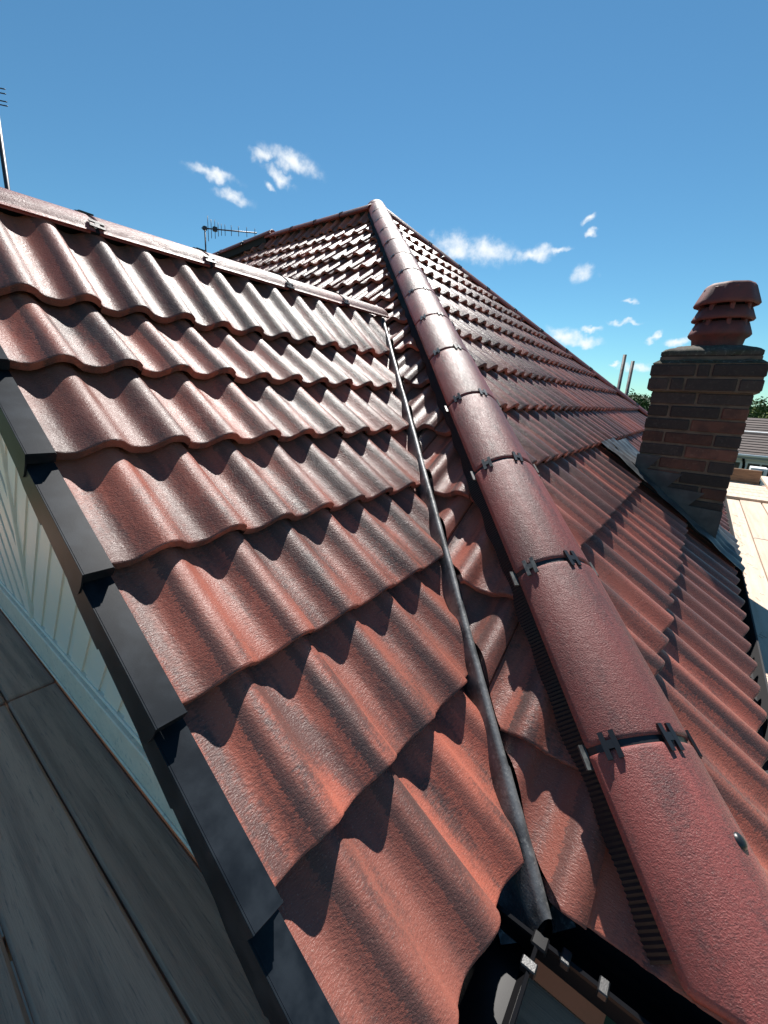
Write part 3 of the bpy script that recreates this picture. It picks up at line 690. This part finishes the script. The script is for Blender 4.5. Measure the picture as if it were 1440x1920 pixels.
# ------------------------------------------------------------------ scaffold platforms
def board(mb_lo, mb_hi, m, parent, ang=0):
    o = MB().box(mb_lo, mb_hi).build('scaffold_board', m, parent, bevel=.006); return o
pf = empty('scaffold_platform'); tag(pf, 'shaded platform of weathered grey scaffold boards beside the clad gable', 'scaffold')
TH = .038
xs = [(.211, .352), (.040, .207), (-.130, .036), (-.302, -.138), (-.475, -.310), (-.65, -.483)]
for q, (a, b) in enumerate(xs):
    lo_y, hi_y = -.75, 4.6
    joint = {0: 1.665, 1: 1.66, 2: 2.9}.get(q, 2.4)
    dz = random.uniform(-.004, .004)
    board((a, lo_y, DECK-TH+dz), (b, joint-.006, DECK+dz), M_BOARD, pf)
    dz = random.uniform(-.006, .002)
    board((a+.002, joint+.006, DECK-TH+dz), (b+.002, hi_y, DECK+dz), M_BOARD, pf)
for a in ((.36, .505), (.512, .66)):              # boards inside the re-entrant corner, under the gutters
    board((a[0], -.40, DECK-TH-.012), (a[1], .205, DECK-.012), M_BOARD, pf)
for y in (-.5, .9, 2.3, 3.7):
    MB().tube((-.75, y, DECK-TH-.026), (.36, y, DECK-TH-.026), .024, 12).build('transom_tube', M_STEEL, pf, True)
for y in (-.55, 2.35):
    MB().tube((-.72, y, GROUND), (-.72, y, DECK-.02), .024, 12).build('standard_tube', M_STEEL, pf, True)
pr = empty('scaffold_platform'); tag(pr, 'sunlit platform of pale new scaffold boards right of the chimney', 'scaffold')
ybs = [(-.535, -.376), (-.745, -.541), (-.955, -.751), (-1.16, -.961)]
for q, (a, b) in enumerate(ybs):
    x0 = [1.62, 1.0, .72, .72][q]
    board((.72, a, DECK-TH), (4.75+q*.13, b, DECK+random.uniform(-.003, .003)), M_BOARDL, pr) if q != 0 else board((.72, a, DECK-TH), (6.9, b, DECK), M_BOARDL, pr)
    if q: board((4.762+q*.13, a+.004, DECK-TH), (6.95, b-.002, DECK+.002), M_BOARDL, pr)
for k in range(5):                                 # short boards laid across the far end
    x0 = 6.98 + k*.30
    MB().box((x0, -1.0, DECK-TH+.03), (x0+.285, -.40, DECK+.03)).build('scaffold_board', M_BOARDL, pr, bevel=.004)
tb = MB().box((8.48, -.82, DECK+.03), (8.52, -.40, DECK+.235)).build('toe_board', mat('toe_board_wood', (.30, .17, .095), .8, var=(.22, .12, .07), nscale=5, stretch=(4, 1, 9), var2=(.10, .06, .04), n2=14, rand=.1), pr, bevel=.004)
MB().box((5.2, -1.02, DECK+.032), (9.4, -.80, DECK+.070), Matrix.Rotation(R_(-.6), 4, 'Z')).build('scaffold_board', M_BOARDL, pr, bevel=.004)
for x in (1.2, 3.6, 6.0, 8.4):
    MB().tube((x, -1.25, DECK-TH-.026), (x, -.385, DECK-TH-.026), .024, 12).build('transom_tube', M_STEEL, pr, True)
    MB().tube((x, -1.24, GROUND), (x, -1.24, DECK-.02), .024, 12).build('standard_tube', M_STEEL, pr, True)
# two standards beyond the far hip
for (qx, qy), dist, lab in (((1172, 665), 11.2, 'taller thin scaffold pole rising behind the roof edge'), ((1187, 677), 11.6, 'shorter thin scaffold pole nearest the chimney behind the roof edge')):
    d = ray(qx, qy); p = d*(dist/math.hypot(d.x, d.y))
    e_ = empty('scaffold_pole', (p.x, p.y, GROUND)); tag(e_, lab, 'pole', 'scaffold poles behind the hip')
    MB().tube((0, 0, 0), (0, 0, p.z-GROUND), .036, 12).build('pole', M_STEEL, e_, True)
    MB().tube((0, 0, p.z-GROUND-1.35), (0, 0, p.z-GROUND-1.25), .05, 10).build('coupler', M_STEEL, e_, True)

# ------------------------------------------------------------------ television aerials
def aerial(px_top, px_boom, dist, base_z, label, elems, boom_len, mirror=1, el_h=.16):
    d = ray(*px_top); top = d*(dist/math.hypot(d.x, d.y))
    e_ = empty('television_aerial', (top.x, top.y, base_z)); tag(e_, label, 'aerial')
    h = top.z-base_z
    MB().tube((0, 0, 0), (0, 0, h+.03), .013, 8).build('mast', M_STEELD, e_, True)
    d2 = ray(*px_boom); q = d2*(dist/math.hypot(d2.x, d2.y)); b = (V((q.x, q.y, q.z))-top); b = b.normalized()*boom_len*mirror
    MB().tube(V((0, 0, h))-b*.06, V((0, 0, h))+b, .011, 6).build('boom', M_STEELD, e_, True)
    up = V((0, 0, 1))
    for k, (t, hh) in enumerate(elems):
        c = V((0, 0, h))+b*t
        MB().tube(c-up*hh, c+up*hh, .0055, 5).build('element', M_STEELD, e_, True)
    MB().box((-.03, -.03, -.035), (.03, .03, .035), Matrix.Translation(V((0, 0, h))+b*.19)).build('junction_box', M_STEELD, e_)
    MB().box((-.028, -.028, -.03), (.028, .028, .03), Matrix.Translation(V((0, 0, h)))).build('mast_clamp', M_STEELD, e_)
    return e_
aerial((384, 428), (449, 434), 9.0, .55, 'small dark television aerial on a mast behind the gable ridge', [(.06, .20), (.12, .15), (.19, .15), (.25, .11), (.31, .095), (.38, .09), (.50, .085), (.64, .08), (.80, .08), (.96, .07)], .90)
# left one: mast and the ends of its elements at the picture's left edge
dm = ray(15, 360); dt = ray(-12, 172); DM = 4.6
pm = dm*(DM/math.hypot(dm.x, dm.y)); pt_ = dt*(DM/math.hypot(dt.x, dt.y))
e_ = empty('television_aerial', (pm.x, pm.y, -.75)); tag(e_, 'leaning dark aerial pole at the left edge above the gable ridge', 'aerial')
pole_d = V((pt_.x-pm.x, pt_.y-pm.y, pt_.z-pm.z)); k_ = (pm.z+.75)/pole_d.z
base_p = -pole_d*k_ + V((pm.x, pm.y, pm.z)) - V((pm.x, pm.y, -.75)); topp = V((pt_.x, pt_.y, pt_.z))-V((pm.x, pm.y, -.75))
MB().tube(base_p, topp, .017, 8).build('mast', M_STEELD, e_, True)
lat = CR.copy(); lat.z = -.13
for dz in (.0, .028, .075, .10):
    c = topp + V((0, 0, .03-dz))
    MB().tube(c - lat*.18, c + lat*.085, .004, 5).build('element', M_STEELD, e_, True)
fwd = V((fw.x, fw.y, 0))
MB().tube(topp + lat*.02 - V((0, 0, .03)), topp - lat*.6 - V((0, 0, .03)), .010, 6).build('boom', M_STEELD, e_, True)

# ------------------------------------------------------------------ ground, hills, neighbours, trees
M_GRASS = mat('grass_ground', (.075, .10, .035), .95, var=(.055, .075, .03), nscale=.05, var2=(.10, .11, .05), n2=.4)
g = MB().add([(-3000, -3000, GROUND), (3000, -3000, GROUND), (3000, 3000, GROUND), (-3000, 3000, GROUND)], [(0, 1, 2, 3)]).build('ground', M_GRASS); tag(g, 'grassy ground below the houses', 'ground', kind='structure')
g = MB().add([(-16, -6.8, GROUND+.004), (.35, -6.8, GROUND+.004), (.35, 16, GROUND+.004), (-16, 16, GROUND+.004)], [(0, 1, 2, 3)]).build('bounce_drive', mat('bounce_gravel', (.40, .34, .27), .95, var=(.33, .28, .22), nscale=3)); tag(g, 'added pale gravel drive below the gable, bouncing warm light onto the cladding', 'bounce_drive', kind='structure')  # unseen pale ground, added to bounce warm light onto the shaded cladding
g = MB().add([(-40, -14, GROUND+.006), (60, -14, GROUND+.006), (60, -7, GROUND+.006), (-40, -7, GROUND+.006)], [(0, 1, 2, 3)]).build('road', mat('asphalt', (.05, .05, .052), .9, var=(.065, .064, .062), nscale=1.5)); tag(g, 'grey asphalt road beside the house', 'road', kind='structure')
M_HILL = mat('wooded_hill', (.040, .062, .030), .95, var=(.025, .045, .024), nscale=.03, var2=(.075, .095, .04), n2=.012, bump=1.0, bscale=.2)
rr = random.Random(11)
def hill(dist, hts, wid, name, seed):
    r2 = random.Random(seed); vs_ = []; n = 400; phs = [r2.uniform(0, 6) for _ in range(6)]
    for i in range(n+1):
        a = R_(-40 + 150*i/n); h = hts*(1+.25*math.sin(a*5+phs[0])+.12*math.sin(a*13+phs[1])+.05*math.sin(a*41+phs[2])+.05*r2.uniform(-1, 1))
        for k in range(7):
            t = k/6; rad = dist + wid*t; hh = h*math.sin(t*math.pi/2)*(1+.05*r2.uniform(-1, 1))
            vs_.append((rad*math.cos(a), rad*math.sin(a), GROUND-.5+hh))
    me = mesh(name, vs_, [(i*7+k, i*7+k+1, (i+1)*7+k+1, (i+1)*7+k) for i in range(n) for k in range(6)], M_HILL, True)
    o = link(name, me); tag(o, 'wooded green hills on the horizon', 'hills', kind='structure')
hill(420, 21, 260, 'hills', 2)
# leafy trees
M_LEAF = mat('leaves', (.040, .070, .020), .9, spec=.15, var=(.035, .065, .02), nscale=1.2, rand=.25)
M_LEAFY = mat('leaves_yellow_green', (.10, .125, .030), .9, spec=.15, var=(.075, .105, .03), nscale=1.2, rand=.2)  # yellow green foliage colour
M_BARK = mat('bark', (.08, .06, .045), .95)
def tree(x, y, z0, h, r, label, m, seed, nleaf=2600, size=.22):
    t = random.Random(seed); e_ = empty('tree', (x, y, z0)); tag(e_, label, 'tree', 'trees beyond the house')
    mb = MB().tube((0, 0, 0), (0, 0, h*.55), r*.09, 8, r*.05)
    cl = []
    for k in range(16):
        a = t.uniform(0, 6.28); rad = r*t.uniform(.1, .72); zc_ = h*t.uniform(.42, .92)
        c = V((rad*math.cos(a), rad*math.sin(a), zc_)); cl.append((c, r*t.uniform(.25, .45)))
        if k < 7: mb.tube((0, 0, h*t.uniform(.3, .5)), c, r*.035, 5, r*.012)
    mb.build('trunk', M_BARK, e_, True)
    vs_ = []; fs = []
    for k in range(nleaf):
        c, cr = t.choice(cl); d = V((t.gauss(0, 1), t.gauss(0, 1), t.gauss(0, 1))).normalized(); p = c + d*cr*t.uniform(.55, 1.08)
        n_ = (d + V((t.gauss(0, .6), t.gauss(0, .6), t.gauss(0, .6)))).normalized(); q = n_.orthogonal().normalized(); w = n_.cross(q); s = size*t.uniform(.6, 1.3)
        b = len(vs_); vs_ += [p-q*s*.5, p+w*s*.35, p+q*s*.5, p-w*s*.35]; fs.append((b, b+1, b+2, b+3))
    link('crown', mesh('crown', vs_, fs, m), e_)
for k, (qx, qy, dist, hgt, rad, lab, m) in enumerate((
        (1425, 757, 75, 7.5, 4.2, 'dark rounded tree on the slope right of the chimney', M_LEAF),
        (1446, 765, 60, 6.5, 3.4, 'dark green tree at the right edge above the brown roof', M_LEAF),
        (1418, 775, 44, 5.8, 2.6, 'yellow green tree just above the brown roof', M_LEAFY),
        (1440, 778, 42, 5.6, 2.6, 'yellow green bushy tree at the right edge', M_LEAFY),
        (1205, 745, 70, 8.2, 4.0, 'dark tree between roof edge and chimney', M_LEAF),
        (1232, 748, 80, 8.0, 4.0, 'dark tree close to the chimney left side on the horizon', M_LEAF),
        (1186, 722, 30, 7.6, 1.2, 'slim tree tip beside the scaffold poles', M_LEAF))):
    d = ray(qx, qy); p = d*(dist/math.hypot(d.x, d.y)); tree(p.x, p.y, p.z-hgt*.96, hgt, rad, lab, m, 40+k, nleaf=1800 if rad > 2 else 500, size=.09*rad)

# brown-roofed neighbour
nb = empty('neighbour_house'); tag(nb, 'white walled house with dark brown tiled roof beyond the chimney', 'house')
NX = 24.0
M_NROOF = mat('brown_roof_tiles', (.085, .062, .055), .8, var=(.06, .045, .04), nscale=1.5, stretch=(1, .3, 1), rand=.2)
M_NWALL = mat('white_render', (.70, .72, .72), .8); M_NBRK = mat('neighbour_brick', (.16, .085, .07), .9, var=(.11, .065, .055), nscale=4)
M_GLASS = mat('window_glass', (.02, .025, .03), .08)
EAV = -1.72; RDG = -.26; y0n, y1n = -9.5, 3.0
xe, xr = NX, NX+3.0
MB().box((xe+.45, y0n+.2, GROUND), (xe+6.0, y1n-.2, -3.05)).build('brick_wall', M_NBRK, nb)
MB().box((xe+.43, y0n+.18, -3.05), (xe+6.02, y1n-.18, EAV+.02)).build('rendered_wall', M_NWALL, nb)
rf = MB().prism([(xe, y0n, EAV), (xr, y0n, RDG), (xr+3.4, y0n, EAV)], (0, y1n-y0n, 0)).build('roof', M_NROOF, nb)
ncr = 15
slope_v = V((xr-xe, 0, RDG-EAV))
tn = V((-slope_v.z, 0, slope_v.x)).normalized()
for k in range(ncr):                               # tile courses as lapped strips
    a = V((xe-.06, y0n-.05, EAV)) + slope_v*(k/ncr) + tn*.035; b = a + slope_v*(1/ncr+.012) - tn*.028
    w = V((0, y1n-y0n+.1, 0))
    MB().prism([a, b, b+w, a+w], tn*.02).build('tile_course', M_NROOF, rf)
a = V((xe-.06, y0n-.06, EAV))+slope_v*.565+tn*.07
MB().prism([a, a+slope_v*.018, a+slope_v*.018+V((0, y1n-y0n+.1, 0)), a+V((0, y1n-y0n+.1, 0))], tn*.03).build('white_cable_strip', M_NWALL, nb)
MB().tube((xe-.07, y0n, EAV-.02), (xe-.07, y1n, EAV-.02), .06, 8).build('gutter', M_NWALL, nb, True)
MB().box((xe-.05, y0n, EAV-.16), (xe+.44, y1n, EAV-.04)).build('soffit', mat('grey_soffit', (.25, .26, .26), .7), nb)
MB().tube((xe+.38, -1.62, EAV-.12), (xe+.38, -1.72, EAV-.5), .045, 8).build('downpipe', M_GUT, nb, True)
MB().tube((xe+.38, -1.72, EAV-.5), (xe+.38, -1.66, GROUND), .045, 8).build('downpipe', M_GUT, nb, True)
def nwin(y, z, w, h):
    f_ = MB().box((xe+.38, y-w/2-.06, z-.06), (xe+.435, y+w/2+.06, z+h+.06)).build('window', M_NWALL, nb)
    n_ = 2 if w > .7 else 1
    for k in range(n_):
        ya = y-w/2+k*(w/n_)+.03; MB().box((xe+.36, ya, z+.02), (xe+.382, ya+w/n_-.06, z+h-.02)).build('pane', M_GLASS, f_)
    MB().box((xe+.30, y-w/2-.1, z-.12), (xe+.43, y+w/2+.1, z-.061)).build('sill', M_NWALL, f_)
for y in (-.2, -1.35, -2.25, -3.9, -5.6, -7.2): nwin(y, -2.86, .9 if y < -2 else .5, .78)
MB().prism([(xe-.2, -2.45, -2.55), (xe-.2, -4.6, -1.9), (xe-.2, -4.6, -1.99), (xe-.2, -2.45, -2.66)], (.1, 0, 0)).build('porch_barge', M_NWALL, nb)
MB().box((xe-.3, -3.3, GROUND), (xe+.4, -2.65, -4.6)).build('porch', M_NBRK, nb)
wv_ = MB().box((15.7, -1.62, -2.05), (16.2, -1.27, -1.46)).build('white_door_panel', M_NWALL)
tag(wv_, 'small white panel with dark glazing past the platform end at right edge', 'panel')
for z in (-1.72, -2.0):
    MB().box((15.66, -1.54, z), (15.70, -1.36, z+.2)).build('pane', M_GLASS, wv_)
MB().box((15.75, -1.9, GROUND), (16.4, -1.1, -2.05)).build('post', M_NBRK, wv_)
# straw and twigs blown along the inner edge of the pale boards
rr = random.Random(21); mb = MB()
for k in range(90):
    x = 1.4 + 4.6*rr.random()**1.3; y = -.40-abs(rr.gauss(0, .06)); a = rr.uniform(0, 3.14); l = rr.uniform(.015, .05)
    p = V((x, y, DECK+.005+rr.uniform(0, .004))); d = V((math.cos(a)*l, math.sin(a)*l, rr.uniform(0, .012)))
    mb.tube(p-d*.5, p+d*.5, .0009, 3)
tw = mb.build('straw', mat('dry_straw', (.14, .09, .05), .9)); tag(tw, 'dry straw and twigs scattered along the pale boards', 'debris', kind='stuff')
